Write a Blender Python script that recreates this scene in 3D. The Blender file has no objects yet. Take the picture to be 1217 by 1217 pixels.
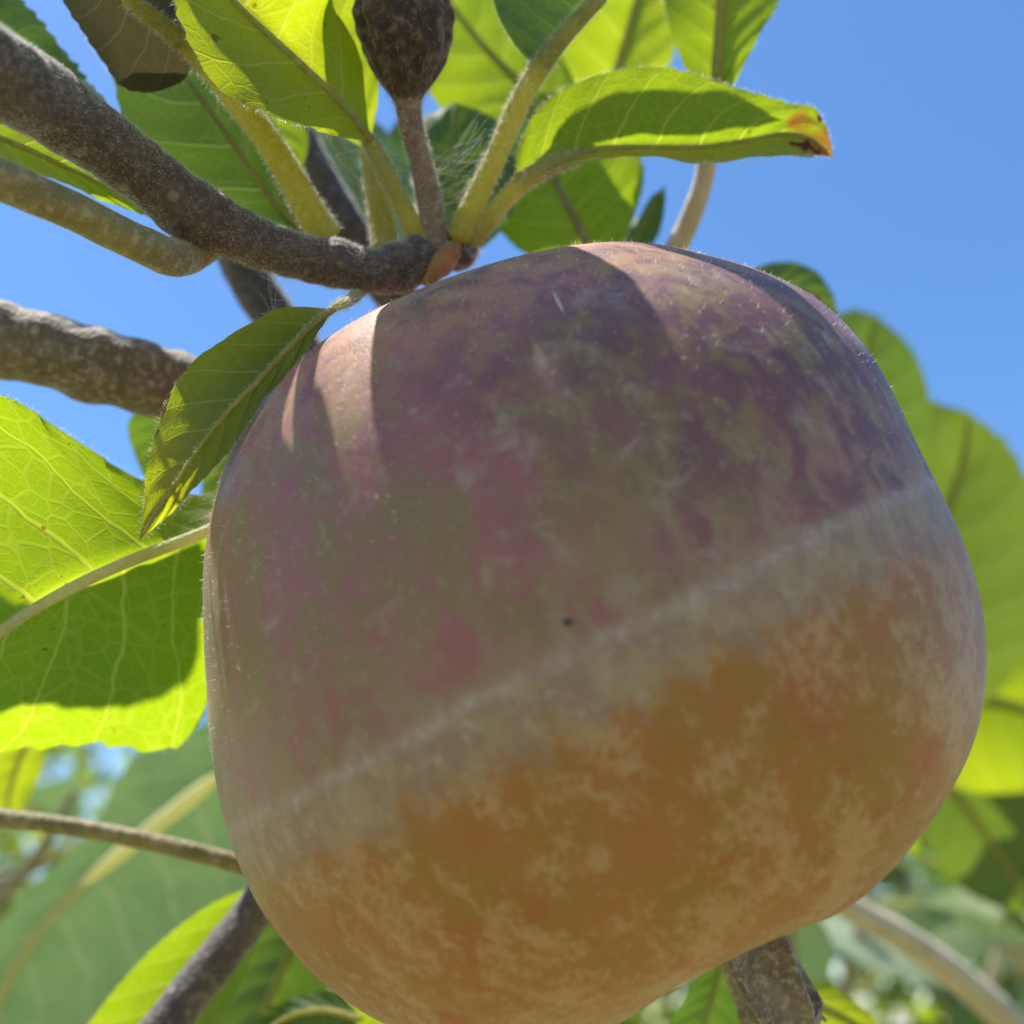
import bpy, math, random
import numpy as np
from mathutils import Vector, Matrix, noise as mnoise

R = math.radians
rng = np.random.default_rng(7)
random.seed(7)
scene = bpy.context.scene
col = scene.collection

# ------------------------------------------------------------------ camera
PITCH = R(25.0)
FOV = R(50.0)
CAM = np.array([0.0, 0.0, 1.40])
RIGHT = np.array([1.0, 0.0, 0.0])
FWD = np.array([0.0, math.cos(PITCH), math.sin(PITCH)])
UP = np.array([0.0, -math.sin(PITCH), math.cos(PITCH)])
cam_data = bpy.data.cameras.new('camera')
cam = bpy.data.objects.new('camera', cam_data)
col.objects.link(cam)
cam.location = CAM
cam.rotation_euler = (math.pi / 2 + PITCH, 0, 0)
cam_data.sensor_width = 36.0
cam_data.lens = 18.0 / math.tan(FOV / 2)
cam_data.clip_start = 0.005
cam_data.clip_end = 2000.0
cam_data.dof.use_dof = True
cam_data.dof.focus_distance = 0.097
cam_data.dof.aperture_fstop = cam_data.lens / 2.0      # a pupil of 2.0 mm
scene.camera = cam

# ------------------------------------------------------------------ light
SUN = -0.30 * RIGHT + 0.85 * UP + 0.44 * FWD
SUN = SUN / np.linalg.norm(SUN)
sun_el = math.asin(SUN[2])
sun_az = math.atan2(SUN[0], SUN[1])
world = bpy.data.worlds.new('World')
scene.world = world
world.use_nodes = True
wn = world.node_tree.nodes
wn.clear()
sky = wn.new('ShaderNodeTexSky')
sky.sky_type = 'NISHITA'
sky.sun_disc = False
sky.sun_elevation = sun_el
sky.sun_rotation = sun_az
sky.altitude = 200
sky.air_density = 1.0
sky.dust_density = 0.5
sky.ozone_density = 4.0
bg = wn.new('ShaderNodeBackground')
bg.inputs['Strength'].default_value = 0.11
wo = wn.new('ShaderNodeOutputWorld')
hs = wn.new('ShaderNodeHueSaturation')
hs.inputs['Saturation'].default_value = 1.17
world.node_tree.links.new(sky.outputs[0], hs.inputs['Color'])
world.node_tree.links.new(hs.outputs[0], bg.inputs[0])
world.node_tree.links.new(bg.outputs[0], wo.inputs[0])
sun_data = bpy.data.lights.new('sun', 'SUN')
sun_data.energy = 5.0
sun_data.angle = R(0.53)
sun_data.color = (1.0, 0.95, 0.86)
sun = bpy.data.objects.new('sun', sun_data)
col.objects.link(sun)
sun.rotation_euler = Vector(-SUN).to_track_quat('-Z', 'Y').to_euler()
sun.location = (0, 0, 10)

vs = scene.view_settings
vs.view_transform = 'Standard'
vs.look = 'None'
vs.exposure = 1.1
vs.gamma = 1.0
scene.cycles.max_bounces = 10
scene.cycles.transmission_bounces = 8
scene.cycles.diffuse_bounces = 6
scene.cycles.sample_clamp_indirect = 6.0

# ------------------------------------------------------------------ helpers
F = 1217 / 2 / math.tan(FOV / 2)


def P(x, y, d, t=0.0):
    """a point seen d millimetres deep at photograph position x, y, moved t millimetres towards the sun"""
    d = d * 0.001
    return CAM + d * (FWD + (x - 608.5) / F * RIGHT - (y - 608.5) / F * UP) + SUN * t * 0.001


def PX(w, d):
    """size in metres of w photograph pixels at depth d mm"""
    return w / F * d * 0.001


def spline(pts, n):
    """centripetal-like Catmull-Rom through pts, resampled to n by arc length"""
    pts = np.asarray(pts, float)
    if len(pts) == 2:
        t = np.linspace(0, 1, n)[:, None]
        return pts[0] * (1 - t) + pts[1] * t
    e = np.vstack([2 * pts[0] - pts[1], pts, 2 * pts[-1] - pts[-2]])
    out = []
    for i in range(len(pts) - 1):
        p0, p1, p2, p3 = e[i], e[i + 1], e[i + 2], e[i + 3]
        t = np.linspace(0, 1, 24, endpoint=False)[:, None]
        out.append(0.5 * (2 * p1 + (p2 - p0) * t + (2 * p0 - 5 * p1 + 4 * p2 - p3) * t ** 2
                          + (3 * p1 - p0 - 3 * p2 + p3) * t ** 3))
    out.append(pts[-1][None])
    out = np.vstack(out)
    k = 3 if out.shape[1] >= 3 else out.shape[1]
    s = np.concatenate([[0], np.cumsum(np.linalg.norm(np.diff(out[:, :k], axis=0), axis=1))])
    u = np.linspace(0, s[-1], n)
    return np.stack([np.interp(u, s, out[:, j]) for j in range(out.shape[1])], 1)


def unit(v):
    v = np.asarray(v, float)
    n = np.linalg.norm(v, axis=-1, keepdims=True)
    return v / np.maximum(n, 1e-12)


ORIGIN = {}


def props(o, label=None, cat=None, group=None, kind=None):
    if label: o['label'] = label
    if cat: o['category'] = cat
    if group: o['group'] = group
    if kind: o['kind'] = kind
    return o


def thing(name, loc, label, cat, group=None):
    o = bpy.data.objects.new(name, None)
    o.empty_display_size = 0.01
    col.objects.link(o)
    o.location = loc
    ORIGIN[o.name] = np.array(loc, float)
    return props(o, label, cat, group)


def mesh_obj(name, verts, faces, mat, parent=None, origin=None, smooth=True, uv=None, attr=None, local=False):
    verts = np.asarray(verts, float)
    if origin is None:
        origin = np.zeros(3) if local else verts.mean(0)
    me = bpy.data.meshes.new(name)
    me.from_pydata((verts - origin).tolist(), [], faces)
    if uv is not None:
        ul = me.uv_layers.new(name='UVMap')
        li = np.empty(len(me.loops), int)
        me.loops.foreach_get('vertex_index', li)
        ul.data.foreach_set('uv', np.asarray(uv, np.float32)[li].ravel())
    if smooth:
        me.polygons.foreach_set('use_smooth', [True] * len(me.polygons))
    me.materials.append(mat)
    me.update()
    o = bpy.data.objects.new(name, me)
    col.objects.link(o)
    if local:
        o.parent = parent
        o.location = origin
        return o
    ORIGIN[o.name] = origin
    if parent is not None:
        o.parent = parent
        o.location = origin - ORIGIN[parent.name]
    else:
        o.location = origin
    return o


def frames(c):
    """parallel transported frames along a curve"""
    t = unit(np.gradient(c, axis=0))
    a = np.array([0.31, 0.2, 0.93])
    n = unit(np.cross(t[0], a))
    ns = [n]
    for i in range(1, len(c)):
        n = ns[-1] - t[i] * np.dot(ns[-1], t[i])
        ns.append(unit(n))
    ns = np.array(ns)
    return t, ns, np.cross(t, ns)


def tube_data(pts, rad, n=24, m=12, lump=0.0, lumpscale=300.0, cap=True, flat=None):
    """pts: world points, rad: radius (m) per point"""
    q = spline(np.hstack([np.asarray(pts, float), np.asarray(rad, float)[:, None]]), n)
    c, r = q[:, :3], q[:, 3]
    t, a, b = frames(c)
    V = []
    for i in range(n):
        for j in range(m):
            th = 2 * math.pi * j / m
            d = a[i] * math.cos(th) + b[i] * math.sin(th)
            rr = r[i]
            if lump:
                pp = (c[i] + d * r[i]) * lumpscale
                rr *= 1 + lump * mnoise.noise(Vector(pp))
            V.append(c[i] + d * rr)
    Fc = [(i * m + j, i * m + (j + 1) % m, (i + 1) * m + (j + 1) % m, (i + 1) * m + j)
          for i in range(n - 1) for j in range(m)]
    if cap:
        V.append(c[0] - t[0] * r[0] * 0.5); V.append(c[-1] + t[-1] * r[-1] * 0.5)
        k = n * m
        Fc += [(k, (j + 1) % m, j) for j in range(m)]
        Fc += [(k + 1, (n - 1) * m + j, (n - 1) * m + (j + 1) % m) for j in range(m)]
    return np.array(V), Fc, (c, r, t, a, b)


def tube(name, pxpts, half, mat, parent, n=24, m=12, lump=0.0, lumpscale=300.0):
    """a round stem through photograph points (x, y, depth mm) with half widths in photograph pixels"""
    pts = [P(*p) for p in pxpts]
    rad = [PX(h, p[2]) for h, p in zip(half, pxpts)]
    V, Fc, fr = tube_data(pts, rad, n, m, lump, lumpscale)
    o = mesh_obj(name, V, Fc, mat, parent)
    return o, fr


def hair_faces(base, dirs, length, width, bend):
    """each hair a tapering bent ribbon of three triangles"""
    n = len(base)
    dirs = unit(dirs)
    rnd = unit(rng.normal(size=(n, 3)))
    side = unit(np.cross(dirs, rnd))
    L = np.asarray(length)[:, None]
    W = np.asarray(width)[:, None] * 0.5
    mid = base + dirs * L * 0.55 + np.cross(side, dirs) * L * bend * 0.25
    tip = base + dirs * L + np.cross(side, dirs) * L * bend + side * L * bend * rng.normal(size=(n, 1)) * 0.4
    V = np.stack([base - side * W, base + side * W, mid - side * W * 0.8, mid + side * W * 0.8, tip], 1).reshape(-1, 3)
    k = np.arange(n) * 5
    f1 = np.stack([k, k + 1, k + 3], 1); f2 = np.stack([k, k + 3, k + 2], 1); f3 = np.stack([k + 2, k + 3, k + 4], 1)
    return V, np.vstack([f1, f2, f3]).tolist()


def tube_hair(fr, count, length, width, parent, lay=0.3, bend=0.35, mat=None):
    count = int(count * 1.7); width *= 0.6; length *= 0.85
    c, r, t, a, b = fr
    i = rng.integers(0, len(c) - 1, count)
    f = rng.random((count, 1))
    cc = c[i] * (1 - f) + c[i + 1] * f
    th = rng.random((count, 1)) * 2 * math.pi
    d = a[i] * np.cos(th) + b[i] * np.sin(th)
    base = cc + d * r[i][:, None] * 0.97
    dirs = d + t[i] * rng.normal(size=(count, 1)) * (lay + 0.35) + unit(rng.normal(size=(count, 3))) * 0.45
    L = length * (0.35 + rng.random(count) * 0.9)
    V, Fc = hair_faces(base, dirs, L, np.full(count, width), bend)
    o = mesh_obj('hair', V, Fc, mat or M['hair'], parent, smooth=False)
    props(o, kind='stuff')
    return o


# ------------------------------------------------------------------ materials
M = {}


class NT:
    def __init__(self, name):
        self.mat = bpy.data.materials.new(name)
        self.mat.use_nodes = True
        self.t = self.mat.node_tree
        self.t.nodes.clear()
        self.out = self.t.nodes.new('ShaderNodeOutputMaterial')

    def n(self, typ, **kw):
        nd = self.t.nodes.new(typ)
        for k, v in kw.items():
            setattr(nd, k, v)
        return nd

    def l(self, a, b):
        self.t.links.new(a, b)

    def put(self, sock, v):
        if isinstance(v, bpy.types.NodeSocket):
            self.l(v, sock)
        elif isinstance(v, (tuple, list)) and len(v) == 3 and sock.type == 'RGBA':
            sock.default_value = (*v, 1)
        else:
            sock.default_value = v

    def m(self, op, a, b=None, c=None, clamp=False):
        nd = self.n('ShaderNodeMath', operation=op, use_clamp=clamp)
        self.put(nd.inputs[0], a)
        if b is not None: self.put(nd.inputs[1], b)
        if c is not None: self.put(nd.inputs[2], c)
        return nd.outputs[0]

    def ss(self, v, lo, hi, a=0.0, b=1.0):
        nd = self.n('ShaderNodeMapRange', interpolation_type='SMOOTHSTEP')
        self.put(nd.inputs[0], v); self.put(nd.inputs[1], lo); self.put(nd.inputs[2], hi)
        self.put(nd.inputs[3], a); self.put(nd.inputs[4], b)
        return nd.outputs[0]

    def mix(self, f, a, b):
        nd = self.n('ShaderNodeMix', data_type='RGBA')
        self.put(nd.inputs[0], f); self.put(nd.inputs[6], a); self.put(nd.inputs[7], b)
        return nd.outputs[2]

    def noise(self, vec, scale, detail=3, rough=0.55, dist=0.0):
        nd = self.n('ShaderNodeTexNoise')
        self.l(vec, nd.inputs['Vector'])
        nd.inputs['Scale'].default_value = scale
        nd.inputs['Detail'].default_value = detail
        nd.inputs['Roughness'].default_value = rough
        nd.inputs['Distortion'].default_value = dist
        return nd.outputs['Fac']

    def scale(self, vec, s):
        nd = self.n('ShaderNodeVectorMath', operation='MULTIPLY')
        self.l(vec, nd.inputs[0]); nd.inputs[1].default_value = s
        return nd.outputs[0]

    def bump(self, h, strength, dist, normal=None):
        nd = self.n('ShaderNodeBump')
        self.l(h, nd.inputs['Height'])
        nd.inputs['Strength'].default_value = strength
        nd.inputs['Distance'].default_value = dist
        return nd.outputs[0]

    def principled(self, colr, rough=0.5, spec=0.5, normal=None, **kw):
        nd = self.n('ShaderNodeBsdfPrincipled')
        self.put(nd.inputs['Base Color'], colr)
        self.put(nd.inputs['Roughness'], rough)
        self.put(nd.inputs['Specular IOR Level'], spec)
        if normal is not None: self.l(normal, nd.inputs['Normal'])
        for k, v in kw.items():
            self.put(nd.inputs[k], v)
        return nd.outputs[0]

    def done(self, sh):
        self.l(sh, self.out.inputs[0])
        return self.mat


def leaf_mat(name, refl, trans, vein, thin=0.62, nveins=8.0, tip=None, spots=0.0, fine=True, sheen=0.25):
    T = NT(name)
    uvn = T.n('ShaderNodeUVMap')
    sep = T.n('ShaderNodeSeparateXYZ')
    T.l(uvn.outputs[0], sep.inputs[0])
    x = T.m('MULTIPLY_ADD', sep.outputs[0], 2.0, -1.0)
    u = T.m('ABSOLUTE', x)
    v = sep.outputs[1]
    tc = T.n('ShaderNodeTexCoord')
    obj = tc.outputs['Object']
    oi = T.n('ShaderNodeObjectInfo')
    rnd = oi.outputs['Random']
    big = T.noise(obj, 90, 3)
    wob = T.m('MULTIPLY_ADD', T.noise(obj, 160, 2), 0.36, -0.18)
    side = T.m('MULTIPLY', T.m('GREATER_THAN', x, 0.0), 0.45)
    u2 = T.m('MULTIPLY', T.m('POWER', u, 1.25), 1.5)
    ph = T.m('ADD', T.m('SUBTRACT', T.m('MULTIPLY', v, nveins), u2), T.m('ADD', side, wob))
    fr = T.m('FRACT', ph)
    d = T.m('ABSOLUTE', T.m('SUBTRACT', fr, 0.5))
    wid = T.m('MULTIPLY_ADD', u, -0.045, 0.07)
    lat = T.m('SUBTRACT', 1.0, T.ss(d, T.m('MULTIPLY', wid, 0.25), wid))
    mid = T.m('SUBTRACT', 1.0, T.ss(u, 0.02, 0.055))
    veins = T.m('MAXIMUM', lat, mid)
    if fine:
        mp = T.n('ShaderNodeMapping')
        T.l(uvn.outputs[0], mp.inputs[0])
        mp.inputs['Scale'].default_value = (11, 20, 1)
        vo = T.n('ShaderNodeTexVoronoi', feature='DISTANCE_TO_EDGE')
        T.l(mp.outputs[0], vo.inputs['Vector'])
        vo.inputs['Scale'].default_value = 1.0
        net = T.m('SUBTRACT', 1.0, T.ss(vo.outputs['Distance'], 0.01, 0.07))
        mp2 = T.n('ShaderNodeMapping')
        T.l(uvn.outputs[0], mp2.inputs[0])
        mp2.inputs['Scale'].default_value = (32, 60, 1)
        vo2 = T.n('ShaderNodeTexVoronoi', feature='DISTANCE_TO_EDGE')
        T.l(mp2.outputs[0], vo2.inputs['Vector'])
        vo2.inputs['Scale'].default_value = 1.0
        net2 = T.m('SUBTRACT', 1.0, T.ss(vo2.outputs['Distance'], 0.02, 0.10))
        net = T.m('MAXIMUM', T.m('MULTIPLY', net, 0.30), T.m('MULTIPLY', net2, 0.16))
        veins_all = T.m('MAXIMUM', T.m('MULTIPLY', veins, 0.8), net)
    else:
        veins_all = T.m('MULTIPLY', veins, 0.8)
    dark = tuple(c * 0.72 for c in refl)
    rc = T.mix(T.ss(big, 0.3, 0.7), dark, refl)
    rc = T.mix(T.m('MULTIPLY', veins_all, 0.8), rc, vein)
    tdark = (trans[0] * 0.66, trans[1] * 0.80, trans[2])
    tcx = T.mix(T.ss(T.m('ADD', T.m('MULTIPLY', big, 0.6), T.m('MULTIPLY', rnd, 0.5)), 0.3, 0.8), tdark, trans)
    tv = (min(trans[0] * 1.15 + 0.05, 0.9), min(trans[1] * 1.06 + 0.03, 0.9), trans[2] + 0.05)
    tcx = T.mix(T.m('MULTIPLY', veins_all, 0.75), tcx, tv)
    if tip is not None:
        tn = T.noise(obj, 260, 4, 0.65)
        msk = T.ss(T.m('ADD', v, T.m('MULTIPLY_ADD', tn, 0.5, -0.25)), tip, tip + 0.10)
        rc = T.mix(msk, rc, (0.16, 0.075, 0.02))
        tcx = T.mix(msk, tcx, (0.42, 0.20, 0.015))
        sp = T.ss(T.noise(obj, 420, 2), 0.60, 0.68)
        sp = T.m('MULTIPLY', sp, T.ss(v, tip - 0.25, tip))
        rc = T.mix(sp, rc, (0.05, 0.02, 0.012))
        tcx = T.mix(sp, tcx, (0.09, 0.025, 0.006))
    if spots:
        sp = T.m('MULTIPLY', T.ss(T.noise(obj, 700, 2), 0.70, 0.76), spots)
        rc = T.mix(sp, rc, (0.10, 0.05, 0.015))
        tcx = T.mix(sp, tcx, (0.22, 0.12, 0.01))
    h = T.m('ADD', T.m('MULTIPLY', veins_all, 1.0), T.m('MULTIPLY', T.noise(obj, 1500, 2), 0.25))
    nrm = T.bump(h, 0.35, 0.00025)
    pr = T.principled(rc, 0.5, 0.35, nrm)
    tl = T.n('ShaderNodeBsdfTranslucent')
    T.l(tcx, tl.inputs['Color'])
    T.l(nrm, tl.inputs['Normal'])
    mx = T.n('ShaderNodeMixShader')
    mx.inputs[0].default_value = thin
    T.l(pr, mx.inputs[1]); T.l(tl.outputs[0], mx.inputs[2])
    return T.done(mx.outputs[0])


LG = dict(refl=(0.085, 0.13, 0.03), trans=(0.47, 0.55, 0.004), vein=(0.28, 0.32, 0.12))
M['leaf'] = leaf_mat('apple leaf', **LG, spots=0.8)
M['leaf_scorched'] = leaf_mat('apple leaf scorched at the tip', **LG, tip=0.84)
M['leaf_less_lit'] = leaf_mat('olive apple leaf darkened for shade', (0.10, 0.14, 0.05), (0.17, 0.25, 0.012), (0.22, 0.26, 0.12), thin=0.5)  # darkened in colour because these leaves get less sun
M['leaf_dark'] = leaf_mat('mature apple leaf', (0.075, 0.125, 0.045), (0.13, 0.22, 0.008), (0.20, 0.24, 0.11), thin=0.5)
M['leaf_grey'] = leaf_mat('downy grey green apple leaf', (0.20, 0.26, 0.17), (0.10, 0.19, 0.05), (0.32, 0.36, 0.25), thin=0.4)
M['leaf_brown'] = leaf_mat('browned apple leaf', (0.05, 0.045, 0.03), (0.05, 0.045, 0.015), (0.10, 0.085, 0.05), thin=0.35)
M['leaf_far'] = leaf_mat('background apple leaf', (0.10, 0.15, 0.05), (0.36, 0.45, 0.02), (0.26, 0.30, 0.12), thin=0.5, fine=False)


def stem_mat(name, c1, c2, c3, sc=900, dots=0.0, trans=None):
    T = NT(name)
    tc = T.n('ShaderNodeTexCoord')
    o = tc.outputs['Object']
    n1 = T.noise(o, sc * 0.25, 4, 0.6)
    n2 = T.noise(o, sc, 3, 0.6)
    c = T.mix(T.ss(n1, 0.32, 0.68), c1, c2)
    c = T.mix(T.ss(n2, 0.48, 0.72), c, c3)
    h = T.m('ADD', n2, T.m('MULTIPLY', n1, 1.2))
    if dots:
        vo = T.n('ShaderNodeTexVoronoi')
        T.l(o, vo.inputs['Vector'])
        vo.inputs['Scale'].default_value = 260
        dm = T.m('MULTIPLY', T.m('SUBTRACT', 1.0, T.ss(vo.outputs['Distance'], 0.10, 0.17)), dots)
        c = T.mix(dm, c, (0.42, 0.36, 0.27))
        h = T.m('ADD', h, T.m('MULTIPLY', dm, 1.5))
    nrm = T.bump(h, 0.7, 0.0004)
    pr = T.principled(c, 0.7, 0.25, nrm, **{'Sheen Weight': 0.35, 'Sheen Roughness': 0.4})
    if trans:
        tl = T.n('ShaderNodeBsdfTranslucent')
        tl.inputs[0].default_value = (*trans, 1)
        mx = T.n('ShaderNodeMixShader')
        mx.inputs[0].default_value = 0.45
        T.l(pr, mx.inputs[1]); T.l(tl.outputs[0], mx.inputs[2])
        return T.done(mx.outputs[0])
    return T.done(pr)


M['bark'] = stem_mat('downy brown bark', (0.052, 0.037, 0.037), (0.085, 0.062, 0.059), (0.13, 0.105, 0.098), 1600, 0.25)
M['bark_grey'] = stem_mat('grey brown branch bark', (0.115, 0.09, 0.062), (0.17, 0.135, 0.105), (0.30, 0.26, 0.24), 1100, 0.3)
M['bark_dark'] = stem_mat('dark shoot bark', (0.06, 0.05, 0.05), (0.10, 0.082, 0.078), (0.15, 0.125, 0.12), 900, 0.3)
M['spur'] = stem_mat('olive green shoot', (0.15, 0.13, 0.055), (0.22, 0.18, 0.09), (0.30, 0.25, 0.16), 900)
M['petiole'] = stem_mat('downy yellow green petiole', (0.25, 0.25, 0.065), (0.34, 0.32, 0.09), (0.42, 0.40, 0.20), 1400, trans=(0.60, 0.56, 0.07))
M['rib'] = stem_mat('pale leaf midrib', (0.46, 0.46, 0.24), (0.54, 0.53, 0.30), (0.58, 0.57, 0.38), 1400, trans=(0.85, 0.82, 0.40))
M['stem_pale'] = stem_mat('pale stem', (0.30, 0.26, 0.17), (0.40, 0.34, 0.24), (0.46, 0.42, 0.33), 700)
M['fruitlet'] = stem_mat('withered fruitlet skin', (0.025, 0.016, 0.016), (0.055, 0.036, 0.034), (0.11, 0.085, 0.078), 900)
M['stalk_brown'] = stem_mat('purple brown stalk', (0.12, 0.075, 0.065), (0.18, 0.12, 0.10), (0.25, 0.19, 0.17), 1400)
M['bud'] = stem_mat('bud scale', (0.20, 0.085, 0.03), (0.30, 0.14, 0.06), (0.14, 0.07, 0.04), 700)
M['sepal'] = stem_mat('dried downy sepal', (0.12, 0.10, 0.10), (0.20, 0.17, 0.165), (0.30, 0.27, 0.25), 1300)
T = NT('fine white down')
pr = T.principled((0.72, 0.70, 0.64), 0.4, 0.5)
tl = T.n('ShaderNodeBsdfTranslucent'); tl.inputs[0].default_value = (0.75, 0.73, 0.66, 1)
mx = T.n('ShaderNodeMixShader'); mx.inputs[0].default_value = 0.45
T.l(pr, mx.inputs[1]); T.l(tl.outputs[0], mx.inputs[2])
M['hair'] = T.done(mx.outputs[0])
T = NT('grey down')
M['hair_grey'] = T.done(T.principled((0.30, 0.26, 0.24), 0.5, 0.4))
T = NT('spider silk')
M['silk'] = T.done(T.principled((0.8, 0.8, 0.8), 0.2, 0.8))


def apple_skin():
    T = NT('apple skin')
    tc = T.n('ShaderNodeTexCoord')
    mm = T.scale(tc.outputs['Object'], (1000, 1000, 1000))          # millimetres
    sep = T.n('ShaderNodeSeparateXYZ'); T.l(mm, sep.inputs[0])
    x, z = sep.outputs[0], sep.outputs[2]
    streak = T.scale(mm, (1, 1, 0.75))
    wob = T.m('MULTIPLY_ADD', T.noise(mm, 0.12, 2), 1.4, -0.7)
    wobf = T.m('MULTIPLY_ADD', T.noise(mm, 0.9, 4, 0.65), 2.4, -1.2)
    zl = T.m('ADD', z, T.m('ADD', wob, wobf))
    zu = T.m('ADD', z, T.m('ADD', wob, T.m('MULTIPLY', wobf, 0.35)))
    wobl = T.m('MULTIPLY_ADD', T.noise(T.scale(mm, (1, 1, 0.3)), 0.45, 4, 0.65), 7.0, -3.5)
    low = T.ss(T.m('ADD', zl, wobl), -5.8, -10.0)
    midb = T.ss(T.m('ADD', zu, T.m('MULTIPLY', wobl, 0.15)), -1.4, -4.2)
    line = T.m('MULTIPLY', T.ss(zu, -2.4, -3.4), T.ss(zu, -4.5, -3.5))
    nb = T.noise(streak, 0.16, 3, 0.55, 0.4)       # big blotches, 6 mm
    nm = T.noise(streak, 0.42, 4, 0.6, 0.3)        # 2-3 mm mottling
    nf = T.noise(streak, 0.95, 5, 0.62, 0.8)        # fine flecks
    nv = T.noise(T.scale(mm, (1, 1, 0.8)), 3.6, 3, 0.6)
    nb2 = T.noise(T.n('ShaderNodeVectorMath', operation='ADD').outputs[0], 1) if False else T.noise(T.scale(mm, (1.3, 1.3, 1.0)), 0.11, 2)
    # upper half: red blush over olive, bluish purple towards the shoulder
    mauve = (0.240, 0.090, 0.096)
    olive = (0.185, 0.122, 0.060)
    purple = (0.115, 0.054, 0.066)
    greyb = (0.30, 0.245, 0.205)
    up = T.mix(T.ss(T.m('ADD', T.m('MULTIPLY', nb, 0.65), T.m('MULTIPLY', nm, 0.45)), 0.46, 0.64), mauve, olive)
    pz = T.ss(T.m('ADD', T.m('ADD', T.m('MULTIPLY', x, 0.018), T.m('MULTIPLY', z, 0.008)), T.m('MULTIPLY', nb2, 0.9)), 0.35, 1.0)
    pm = T.m('MULTIPLY', pz, T.ss(nm, 0.62, 0.42))
    up = T.mix(T.m('MULTIPLY', pm, 0.9), up, purple)
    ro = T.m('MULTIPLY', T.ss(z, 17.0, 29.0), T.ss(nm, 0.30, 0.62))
    up = T.mix(T.m('MULTIPLY', ro, 0.6), up, (0.46, 0.19, 0.125))  # rosy shoulder skin, made lighter to lift the sunlit patch
    fl = T.m('MULTIPLY', T.ss(nf, 0.54, 0.72), T.m('MULTIPLY_ADD', nm, 1.1, -0.15))
    up = T.mix(T.m('MULTIPLY', T.m('MAXIMUM', fl, T.m('MULTIPLY', T.ss(T.noise(mm, 0.33, 5, 0.7, 0.5), 0.52, 0.72), 0.75)), 0.8, None, True), up, greyb)
    lw = T.ss(x, -16.0, -36.0)                                        # paler cheek
    up = T.mix(T.m('MULTIPLY', lw, 0.55), up, (0.26, 0.19, 0.125))
    near = T.ss(zu, 8.0, -2.5)
    up = T.mix(T.m('MULTIPLY', T.m('MULTIPLY', near, 0.60), T.ss(nm, 0.35, 0.6)), up, (0.24, 0.165, 0.118))
    # pale zone between the two colours
    mc = T.mix(T.ss(nm, 0.40, 0.62), (0.225, 0.148, 0.115), (0.265, 0.195, 0.125))
    mc = T.mix(T.m('MULTIPLY', T.ss(nf, 0.5, 0.7), 0.6), mc, (0.35, 0.285, 0.225))
    # lower half: warm orange netted with russet flecks
    lo = T.mix(T.ss(nb, 0.40, 0.62), (0.235, 0.118, 0.027), (0.265, 0.108, 0.034))
    red = T.m('MULTIPLY', T.ss(T.noise(mm, 0.2, 3, 0.6), 0.52, 0.68), T.ss(z, -8.0, -20.0))
    lo = T.mix(T.m('MULTIPLY', red, 0.75), lo, (0.26, 0.07, 0.028))
    frost = T.m('MULTIPLY_ADD', T.ss(T.noise(mm, 0.15, 4, 0.6), 0.35, 0.68), 0.15, -0.075)
    dens = T.m('ADD', T.m('ADD', frost, T.m('MULTIPLY', T.ss(x, 4.0, 30.0), 0.05)), T.m('MULTIPLY', T.ss(z, -12.0, -34.0), 0.05))
    nf2 = T.noise(T.scale(mm, (1, 1, 0.7)), 1.5, 5, 0.66, 1.0)
    net = T.ss(T.m('ADD', T.m('ADD', T.m('MULTIPLY', nf2, 0.62), T.m('MULTIPLY', nm, 0.40)), dens), 0.50, 0.64)
    lo = T.mix(T.m('MULTIPLY', net, 0.8), lo, (0.335, 0.205, 0.112))
    lo = T.mix(T.m('MULTIPLY', T.ss(nv, 0.58, 0.72), T.m('MULTIPLY', net, 0.6)), lo, (0.42, 0.30, 0.195))
    c = T.mix(midb, up, mc)
    c = T.mix(low, c, lo)
    c = T.mix(T.m('MULTIPLY', line, T.m('MULTIPLY', T.ss(nf, 0.3, 0.65, 0.15, 1.0), 0.34)), c, (0.40, 0.34, 0.38))
    # lenticels
    vo = T.n('ShaderNodeTexVoronoi'); T.l(mm, vo.inputs['Vector']); vo.inputs['Scale'].default_value = 0.42
    len_ = T.m('SUBTRACT', 1.0, T.ss(vo.outputs['Distance'], 0.05, 0.14))
    c = T.mix(T.m('MULTIPLY', len_, 0.12), c, (0.45, 0.37, 0.27))
    h = T.m('ADD', T.m('MULTIPLY', nf, 0.6), T.m('MULTIPLY', nv, 0.35))
    nrm = T.bump(h, 0.35, 0.00025)
    rough = T.m('MULTIPLY_ADD', nf, 0.22, 0.36)
    sh = T.principled(c, rough, 0.32, nrm, **{'Sheen Weight': 0.05, 'Sheen Roughness': 0.35,
                      'Sheen Tint': (0.86, 0.88, 1.0), 'Subsurface Weight': 0.12, 'Subsurface Scale': 0.002})
    return T.done(sh)


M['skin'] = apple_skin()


def ground_mat():
    T = NT('dry orchard grass')
    tc = T.n('ShaderNodeTexCoord')
    o = tc.outputs['Object']
    c = T.mix(T.ss(T.noise(o, 0.6, 4), 0.35, 0.65), (0.16, 0.18, 0.06), (0.32, 0.27, 0.13))
    c = T.mix(T.ss(T.noise(o, 14, 4, 0.7), 0.45, 0.7), c, (0.22, 0.21, 0.085))
    return T.done(T.principled(c, 0.9, 0.1, T.bump(T.noise(o, 40, 3), 0.8, 0.03)))


M['ground'] = ground_mat()

# ------------------------------------------------------------------ leaves


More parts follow.
